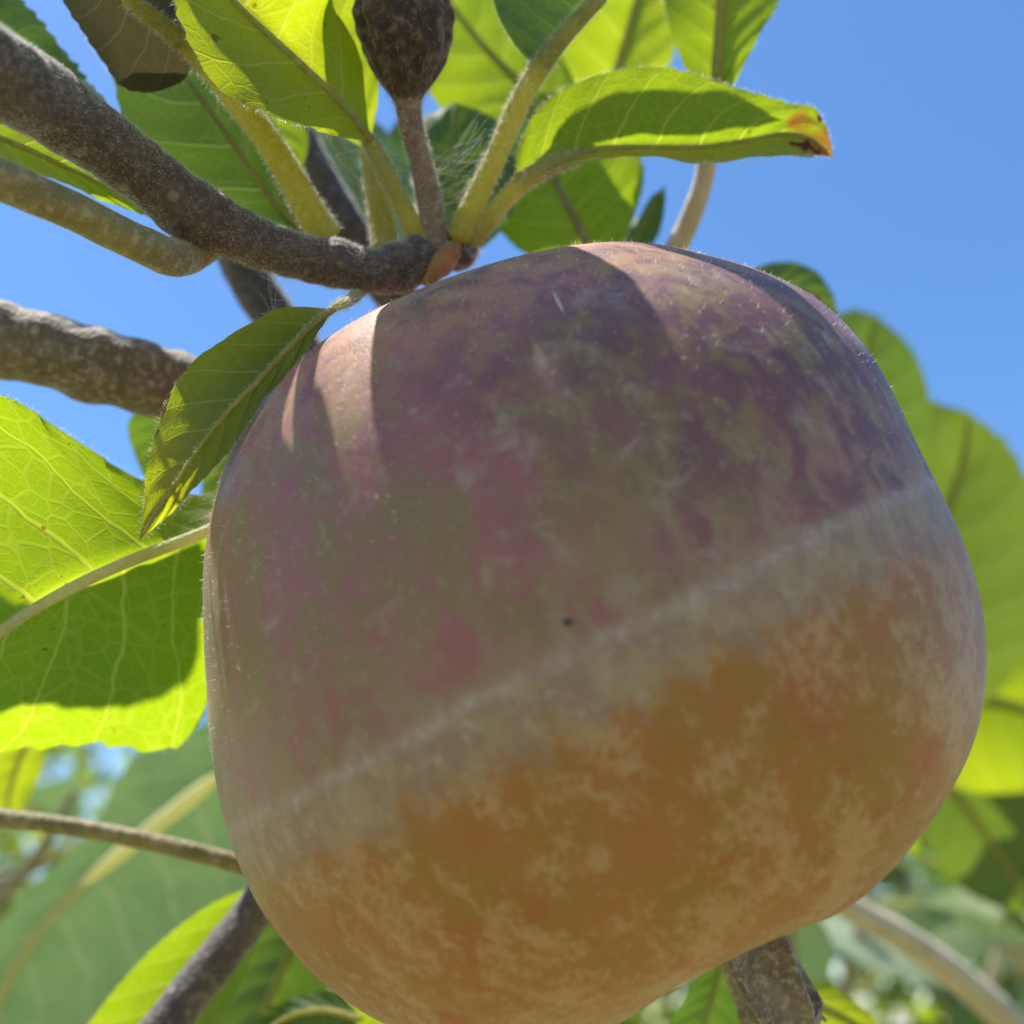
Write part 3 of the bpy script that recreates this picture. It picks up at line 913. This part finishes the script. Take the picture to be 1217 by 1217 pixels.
# ------------------------------------------------------------------ withered fruitlet
wf = thing('withered_fruitlet', P(515, 290, 113), 'small dark shrivelled fruitlet upright on a brown stalk above the apple', 'fruitlet')
st, fr = tube('stalk', [(517, 300, 113), (511, 245, 112.3), (500, 195, 111.6), (488, 145, 110.8), (484, 112, 110.5)], [17, 15.5, 14, 14, 18], M['stalk_brown'], wf, n=30, m=14, lump=0.08, lumpscale=900)
tube_hair(fr, 1500, 0.0007, 0.00003, st)
a0, a1 = P(485, 124, 110.6), P(478, -40, 109)
ax = unit(a1 - a0); LN = np.linalg.norm(a1 - a0)
e1 = unit(np.cross(ax, FWD)); e2 = np.cross(ax, e1)
vv = []
nn_, mm_ = 48, 96
for i in range(nn_):
    v = i / (nn_ - 1)
    r0 = np.interp(v, [0, 0.08, 0.18, 0.3, 0.45, 0.6, 0.75, 0.88, 0.96, 1.0], [14, 22, 34, 45, 54, 57, 54, 44, 30, 8])
    for j in range(mm_):
        th = 2 * math.pi * j / mm_
        p = Vector((math.cos(th) * 2, math.sin(th) * 2, v * 3))
        rr = PX(r0, 110) * (1 + 0.05 * (abs(math.cos(6 * th + 1.5 * v)) - 0.6) * 2 * min(1, v * 4) + 0.10 * mnoise.noise(p * 1.3) + 0.05 * mnoise.noise(p * 3.7))
        vv.append(a0 + ax * LN * v + (e1 * math.cos(th) + e2 * math.sin(th)) * rr)
ff = [(i * mm_ + j, i * mm_ + (j + 1) % mm_, (i + 1) * mm_ + (j + 1) % mm_, (i + 1) * mm_ + j) for i in range(nn_ - 1) for j in range(mm_)]
vv = np.array(vv)
bd = mesh_obj('body', vv, ff, M['fruitlet'], wf)
ids = rng.integers(0, len(vv), 3000)
c_ = vv.mean(0)
nd = unit(vv[ids] - c_ - np.outer((vv[ids] - c_) @ ax, ax) * 0.7)
VV, FF = hair_faces(vv[ids] - nd * 0.00004, nd * 0.15 - ax * 0.7 + 0.45 * rng.normal(size=(3000, 3)), 0.0004 + 0.0007 * rng.random(3000), np.full(3000, 0.00002), 0.5)
h_ = mesh_obj('hair', VV, FF, M['hair_grey'], bd, smooth=False); props(h_, kind='stuff')
for k in range(5):
    th = k * 2 * math.pi / 5
    o_ = e1 * math.cos(th) + e2 * math.sin(th)
    pts = [a1 + o_ * PX(10, 110) - ax * 0.0004, a1 + o_ * PX(26, 110) + ax * PX(20, 110), a1 + o_ * PX(45, 110) + ax * PX(30, 110)]
    VV, FF, _ = tube_data(pts, [PX(9, 110), PX(8, 110), PX(2, 110)], 10, 8)
    mesh_obj('sepal', VV, FF, M['sepal'], wf)

# ------------------------------------------------------------------ shoot behind the cluster, with bright leaves
s1 = thing('leafy_shoot', P(430, 330, 150), 'shoot behind the withered fruitlet with bright yellow green leaves', 'shoot')
tube('stem', [(320, 90, 152), (352, 160, 150), (385, 225, 148), (425, 290, 147), (490, 370, 148), (600, 430, 152)], [24, 24, 24, 25, 26, 27], M['bark_dark'], s1, n=40, m=14, lump=0.08)
tube('stem', [(225, 180, 152), (262, 250, 150), (292, 320, 149), (322, 370, 148), (375, 440, 147)], [25, 26, 27, 27, 27], M['bark_dark'], s1, n=30, m=14, lump=0.1)
leaf(s1, [(690, 170, 148), (630, 110, 151), (570, 50, 153), (510, -30, 155), (470, -100, 156)],
     [(690, 170, 148), (610, 150, 150), (540, 138, 152), (505, 100, 153), (498, 40, 154), (490, -40, 155), (470, -100, 156)],
     [(690, 170, 148), (680, 90, 152), (640, 30, 154), (590, -40, 156), (530, -90, 156), (470, -100, 156)], rib=(6, 2))
leaf(s1, [(700, 190, 156), (728, 100, 157), (752, 20, 158), (775, -70, 159), (790, -140, 160)],
     [(700, 190, 156), (655, 110, 156), (640, 30, 157), (665, -60, 158), (730, -120, 159), (790, -140, 160)],
     [(700, 190, 156), (775, 120, 156), (806, 50, 156), (825, -30, 157), (820, -100, 158), (790, -140, 160)], rib=(6, 2))
leaf(s1, [(560, 310, 132), (550, 250, 136), (540, 190, 139), (540, 122, 142)],
     [(560, 310, 132), (505, 260, 136), (484, 195, 140), (498, 145, 142), (540, 122, 142)],
     [(560, 310, 132), (608, 255, 136), (612, 190, 140), (590, 142, 142), (540, 122, 142)], mat='leaf_dark', rib=(4, 2), label='dark green rounded leaf between the petioles')
leaf(s1, [(715, 340, 140), (690, 275, 141), (660, 215, 142), (640, 160, 143), (625, 110, 144)],
     [(715, 340, 140), (640, 310, 140), (592, 270, 141), (590, 210, 142), (605, 150, 143), (625, 110, 144)],
     [(715, 340, 140), (745, 280, 140), (766, 205, 141), (735, 150, 142), (690, 115, 143), (625, 110, 144)], rib=(6, 2), ribmat='spur')
leaf(s1, [(852, 140, 131), (852, 80, 131), (856, 10, 131), (858, -60, 132), (850, -130, 133)],
     [(852, 140, 131), (822, 98, 132), (798, 40, 133), (788, -20, 134), (800, -90, 134), (850, -130, 133)],
     [(852, 140, 131), (878, 88, 129), (905, 40, 128), (928, -5, 128), (930, -70, 130), (850, -130, 133)],
     petiole=[(760, 360, 140), (795, 310, 136), (818, 265, 134), (836, 215, 132.5), (843, 170, 131.8), (852, 135, 131)], pet_half=[15, 14, 13, 12, 12, 9], rib=(9, 3), petmat='stem_pale', hair=150)
leaf(s1, [(715, 340, 150), (745, 300, 149), (768, 262, 148), (790, 220, 147)],
     [(715, 340, 150), (735, 290, 151), (762, 250, 150), (790, 220, 147)],
     [(715, 340, 150), (765, 305, 148), (788, 262, 147), (790, 220, 147)], mat='leaf_dark', rib=(3, 1))
leaf(s1, [(470, 330, 155), (445, 270, 158), (415, 200, 161), (380, 130, 164)],
     [(470, 330, 155), (405, 290, 158), (370, 230, 162), (362, 170, 164), (380, 130, 164)],
     [(470, 330, 155), (490, 260, 158), (480, 190, 161), (440, 140, 163), (380, 130, 164)], mat='leaf_grey', rib=(4, 2))
leaf(s1, [(500, 330, 165), (505, 260, 167), (500, 190, 169), (480, 130, 171)],
     [(500, 330, 165), (455, 270, 167), (440, 200, 169), (480, 130, 171)],
     [(500, 330, 165), (545, 280, 167), (550, 200, 169), (480, 130, 171)], mat='leaf_dark', rib=(4, 2))

# ------------------------------------------------------------------ grey branch at the left
s2 = thing('grey_branch', P(-60, 385, 112), 'thick grey brown branch with a sunlit upper side at the left', 'branch')
tube('bark', [(-90, 375, 118), (0, 402, 120), (60, 418, 121), (120, 435, 122), (180, 452, 124), (250, 475, 128), (340, 520, 132)],
     [46, 44, 43, 44, 42, 40, 36], M['bark_grey'], s2, n=70, m=20, lump=0.16, lumpscale=330)
leaf(s2, [(230, 460, 136), (200, 500, 138), (185, 540, 140), (178, 580, 141)],
     [(230, 460, 136), (175, 475, 138), (152, 515, 140), (178, 580, 141)],
     [(230, 460, 136), (225, 510, 138), (210, 560, 140), (178, 580, 141)], mat='leaf_dark', rib=(4, 2))
leaf(s2, [(320, 460, 140), (290, 510, 142), (265, 560, 144), (240, 610, 146)],
     [(320, 460, 140), (262, 520, 143), (240, 560, 145), (240, 610, 146)],
     [(320, 460, 140), (310, 540, 142), (280, 590, 145), (240, 610, 146)], mat='leaf_dark', rib=(4, 2))

# ------------------------------------------------------------------ shoot under the apple at the left
s3 = thing('leafy_shoot', P(180, 1250, 127), 'dark shoot below the folded leaf with a thin side stem and a yellow leaf', 'shoot')
tube('stem', [(130, 1310, 124), (180, 1240, 127), (250, 1150, 131), (300, 1085, 134), (340, 1025, 136), (400, 930, 142)], [26, 26, 25, 24, 22, 18], M['bark_dark'], s3, n=40, m=16, lump=0.08, lumpscale=400)
tube('side_stem', [(330, 1045, 136), (310, 1035, 135), (220, 1010, 132), (100, 985, 130), (-20, 970, 128), (-100, 965, 127)], [13, 11, 11, 11, 11, 11], M['spur'], s3, n=30, m=12)
leaf(s3, [(328, 1045, 140), (275, 1100, 140), (225, 1165, 140), (175, 1235, 140), (90, 1330, 140)],
     [(328, 1045, 140), (255, 1072, 140), (195, 1115, 140), (150, 1160, 140), (105, 1217, 140), (75, 1270, 140), (90, 1330, 140)],
     [(328, 1045, 140), (310, 1110, 138), (280, 1180, 137), (230, 1250, 137), (170, 1310, 138), (90, 1330, 140)], rib=(5, 2), corr=0.00008, hair=80, label='bright yellow leaf lit through beside the dark shoot')
leaf(s3, [(340, 860, 225), (245, 935, 228), (170, 993, 230), (105, 1045, 232), (30, 1130, 236), (-30, 1250, 240)],
     [(340, 860, 225), (250, 860, 223), (160, 900, 224), (105, 990, 227), (30, 1060, 231), (-30, 1150, 236), (-30, 1250, 240)],
     [(340, 860, 225), (350, 970, 232), (310, 1070, 236), (220, 1180, 238), (110, 1260, 240), (-30, 1250, 240)], mat='leaf_grey', rib=(9, 7), ribmat='rib',
     label='broad blurred grey green leaf with a pale midrib')
leaf(s3, [(400, 1030, 160), (355, 1110, 160), (318, 1190, 160), (290, 1280, 160)],
     [(400, 1030, 160), (310, 1090, 162), (255, 1170, 164), (250, 1240, 163), (290, 1280, 160)],
     [(400, 1030, 160), (400, 1110, 158), (385, 1190, 158), (340, 1260, 158), (290, 1280, 160)], rib=(6, 3), mat='leaf_dark')
leaf(s3, [(430, 1210, 138), (380, 1200, 139), (330, 1215, 140), (290, 1260, 140)],
     [(430, 1210, 138), (400, 1180, 140), (350, 1185, 141), (300, 1215, 141), (290, 1260, 140)],
     [(430, 1210, 138), (400, 1240, 137), (350, 1260, 138), (290, 1260, 140)], mat='leaf_dark', rib=(4, 2))
leaf(s3, [(380, 1050, 190), (430, 1120, 190), (470, 1200, 190), (500, 1280, 190)],
     [(380, 1050, 190), (390, 1140, 190), (420, 1230, 190), (500, 1280, 190)],
     [(380, 1050, 190), (480, 1110, 190), (530, 1200, 190), (500, 1280, 190)], rib=(6, 3))
leaf(s3, [(70, 830, 190), (35, 880, 190), (15, 930, 190), (5, 985, 190)],
     [(70, 830, 190), (5, 860, 190), (-15, 930, 190), (5, 985, 190)],
     [(70, 830, 190), (58, 890, 190), (35, 950, 190), (5, 985, 190)], rib=(4, 2))
tube('side_stem', [(262, 920, 214), (240, 938, 214.5), (180, 985, 216), (130, 1025, 217), (98, 1052, 218)], [3, 9, 9, 8, 2], M['rib'], s3, n=14, m=10)  # pale piece added as the sunlit stretch of the leaf's midrib
tube('side_stem', [(400, 1100, 170), (402, 1160, 168), (410, 1230, 166)], [7, 7, 7], M['stem_pale'], s3, n=12, m=10)

# ------------------------------------------------------------------ shoot behind the apple at the right
s4 = thing('leafy_shoot', P(1000, 700, 256), 'shoot behind the right cheek of the apple with broad olive leaves', 'shoot')
tube('stem', [(820, 420, 227), (940, 600, 250), (1040, 800, 263), (1100, 960, 270)], [12, 15, 17, 18], M['spur'], s4, n=24, m=12)
leaf(s4, [(940, 620, 235), (985, 530, 232), (1020, 450, 230), (1042, 374, 228)],
     [(940, 620, 235), (930, 520, 236), (955, 430, 233), (1000, 372, 230), (1042, 374, 228)],
     [(940, 620, 235), (1060, 600, 232), (1105, 520, 229), (1092, 430, 227), (1042, 374, 228)], mat='leaf_less_lit', rib=(6, 2))
leaf(s4, [(1020, 880, 250), (1075, 750, 248), (1115, 630, 246), (1145, 545, 244), (1150, 488, 242)],
     [(1020, 880, 250), (990, 720, 252), (1015, 570, 250), (1075, 482, 246), (1150, 488, 242)],
     [(1020, 880, 250), (1150, 850, 246), (1230, 760, 243), (1240, 640, 242), (1205, 540, 242), (1150, 488, 242)], mat='leaf_less_lit', rib=(8, 3))
leaf(s4, [(850, 400, 148), (905, 360, 149), (955, 345, 150), (998, 378, 151)],
     [(850, 400, 148), (870, 335, 149), (920, 312, 151), (975, 325, 152), (998, 378, 151)],
     [(850, 400, 148), (900, 395, 148), (960, 395, 149), (998, 378, 151)], mat='leaf_dark', rib=(4, 2), tooth=0.1, label='dark leaf tip showing over the shoulder of the apple')
leaf(s4, [(1050, 860, 268), (1130, 830, 266), (1210, 840, 264), (1300, 890, 262)],
     [(1050, 860, 268), (1110, 760, 268), (1200, 750, 267), (1300, 890, 262)],
     [(1050, 860, 268), (1120, 930, 266), (1220, 940, 263), (1300, 890, 262)], rib=(7, 3), mat='leaf')
leaf(s4, [(1080, 880, 285), (1140, 950, 286), (1190, 1020, 288), (1230, 1090, 290)],
     [(1080, 880, 285), (1190, 900, 286), (1260, 990, 288), (1230, 1090, 290)],
     [(1080, 880, 285), (1095, 990, 286), (1150, 1060, 288), (1230, 1090, 290)], rib=(7, 3), mat='leaf_less_lit')
leaf(s4, [(1060, 980, 300), (1105, 940, 300), (1140, 900, 300), (1165, 850, 300)],
     [(1060, 980, 300), (1075, 925, 300), (1115, 875, 300), (1165, 850, 300)],
     [(1060, 980, 300), (1125, 980, 300), (1165, 920, 300), (1165, 850, 300)], rib=(5, 2), mat='leaf')
leaf(s4, [(1180, 560, 330), (1200, 640, 330), (1225, 720, 330), (1260, 800, 330)],
     [(1180, 560, 330), (1160, 660, 330), (1180, 760, 330), (1260, 800, 330)],
     [(1180, 560, 330), (1250, 610, 330), (1290, 700, 330), (1260, 800, 330)], rib=(5, 2), mat='leaf_dark')

# ------------------------------------------------------------------ shoot below the apple at the right
s5 = thing('leafy_shoot', P(1200, 1240, 180), 'pale blurred shoot under the apple near the dried calyx', 'shoot')
tube('stem', [(960, 1040, 225), (1010, 1078, 228), (1070, 1112, 232), (1140, 1162, 238), (1230, 1240, 246)], [15, 16, 17, 18, 19], M['stem_pale'], s5, n=24, m=12)
leaf(s5, [(880, 1165, 140), (950, 1185, 141), (1010, 1212, 142), (1080, 1260, 143)],
     [(880, 1165, 140), (945, 1162, 142), (1010, 1185, 143), (1080, 1260, 143)],
     [(880, 1165, 140), (930, 1220, 140), (1000, 1260, 141), (1080, 1260, 143)], rib=(5, 2), corr=0.00008, label='bright yellow leaf behind the dried calyx')
leaf(s5, [(860, 1120, 150), (850, 1170, 150), (835, 1220, 150), (810, 1290, 150)],
     [(860, 1120, 150), (815, 1180, 150), (790, 1240, 150), (810, 1290, 150)],
     [(860, 1120, 150), (895, 1190, 150), (880, 1260, 150), (810, 1290, 150)], rib=(4, 2), mat='leaf_dark')
leaf(s5, [(920, 1060, 230), (940, 1110, 230), (945, 1160, 230), (930, 1220, 230)],
     [(920, 1060, 230), (905, 1110, 230), (900, 1160, 230), (930, 1220, 230)],
     [(920, 1060, 230), (980, 1100, 230), (985, 1160, 230), (930, 1220, 230)], near=False, rib=(4, 2), mat='leaf_grey')

# ------------------------------------------------------------------ looser background shoots


def bg_shoot(label, pts, half, nleaf, seed, length=(0.05, 0.075), mats=('leaf_far', 'leaf_dark', 'leaf_grey'), spread=1.0, stem='spur'):
    r = np.random.default_rng(seed)
    t = thing('leafy_shoot', P(*pts[0]), label, 'shoot', 'blurred shoots behind the apple')
    o, fr = tube('stem', pts, half, M[stem], t, n=24, m=10)
    c = fr[0]
    for k in range(nleaf):
        i = int((k + 0.6) / nleaf * 23)
        az = k * 2.4 + r.normal() * 0.3
        tt = fr[2][i]
        out = fr[3][i] * math.cos(az) + fr[4][i] * math.sin(az)
        d = out * spread + tt * 0.5 + r.normal(size=3) * 0.25
        nn = np.array([0, 0, 1.0]) + r.normal(size=3) * 0.35 + 0.3 * SUN
        L = r.uniform(*length)
        free_leaf(t, c[i], d, nn, L, L * r.uniform(0.5, 0.62), mats[r.integers(len(mats))], droop=r.uniform(0.1, 0.4), fold=r.uniform(0.1, 0.4), petiole=0.3)
    return t


bg_shoot('blurred leafy shoot at the left, beyond the broad grey green leaf', [(-200, 1400, 330), (-60, 1150, 320), (40, 1020, 310), (90, 940, 305)], [9, 8, 7, 5], 9, 21)
bg_shoot('blurred leafy shoot beyond the dark shoot and its yellow leaf', [(420, 1500, 380), (380, 1250, 370), (350, 1120, 360), (300, 1000, 350)], [9, 8, 7, 5], 10, 22)
bg_shoot('blurred leafy shoot low at the far left, beyond the thin side stem', [(-300, 1150, 420), (-120, 1080, 410), (20, 1040, 400), (130, 990, 395)], [9, 8, 7, 5], 9, 23)
bg_shoot('blurred leafy shoot rising past the lower right cheek of the apple', [(1350, 1500, 330), (1240, 1220, 320), (1180, 1030, 310), (1150, 880, 300)], [10, 9, 8, 5], 11, 24, stem='stem_pale')
bg_shoot('blurred leafy shoot beyond the dried calyx', [(900, 1600, 380), (960, 1320, 370), (1010, 1160, 360), (1030, 1040, 350)], [10, 9, 8, 5], 10, 25, stem='stem_pale')
bg_shoot('blurred leafy shoot with pinkish stem at the lower right', [(1100, 1500, 480), (1150, 1280, 470), (1200, 1080, 460), (1230, 900, 450)], [9, 8, 7, 5], 12, 26, stem='stem_pale')
bg_shoot('blurred leafy shoot right of the olive leaves', [(1500, 1300, 430), (1360, 1060, 420), (1280, 900, 410), (1220, 760, 400)], [9, 8, 7, 5], 10, 27)

# ------------------------------------------------------------------ cobwebs


def cobweb(label, ends, count, seed, sag=0.0006):
    r = np.random.default_rng(seed)
    V, Fc = [], []
    for k in range(count):
        a, b = ends[r.integers(len(ends))]
        p = P(*(np.array(a) + r.normal(size=3) * [10, 10, 0.8])); q = P(*(np.array(b) + r.normal(size=3) * [10, 10, 0.8]))
        m = (p + q) / 2 + r.normal(size=3) * 0.0006 - UP * sag * r.random()
        vv, ff, _ = tube_data([p, m, q], [0.000011] * 3, 10, 3, cap=False)
        n0 = sum(len(x) for x in V)
        V.append(vv); Fc += [tuple(i + n0 for i in f) for f in ff]
    o = mesh_obj('cobweb', np.vstack(V), Fc, M['silk'], None)
    props(o, label, 'cobweb')


cobweb('fine cobweb strung round the stalk of the withered fruitlet',
       [((400, 175, 112), (490, 200, 112)), ((420, 220, 112), (500, 230, 112)), ((500, 190, 112), (590, 190, 112)), ((505, 220, 112), (575, 150, 112)),
        ((385, 170, 112), (440, 240, 112)), ((510, 240, 112), (560, 215, 112))], 34, 31)
cobweb('tuft of cobweb under the twig above the hanging leaf', [((318, 325, 106), (330, 362, 102)), ((330, 345, 104), (365, 360, 101)), ((315, 330, 106), (360, 335, 106))], 14, 32)
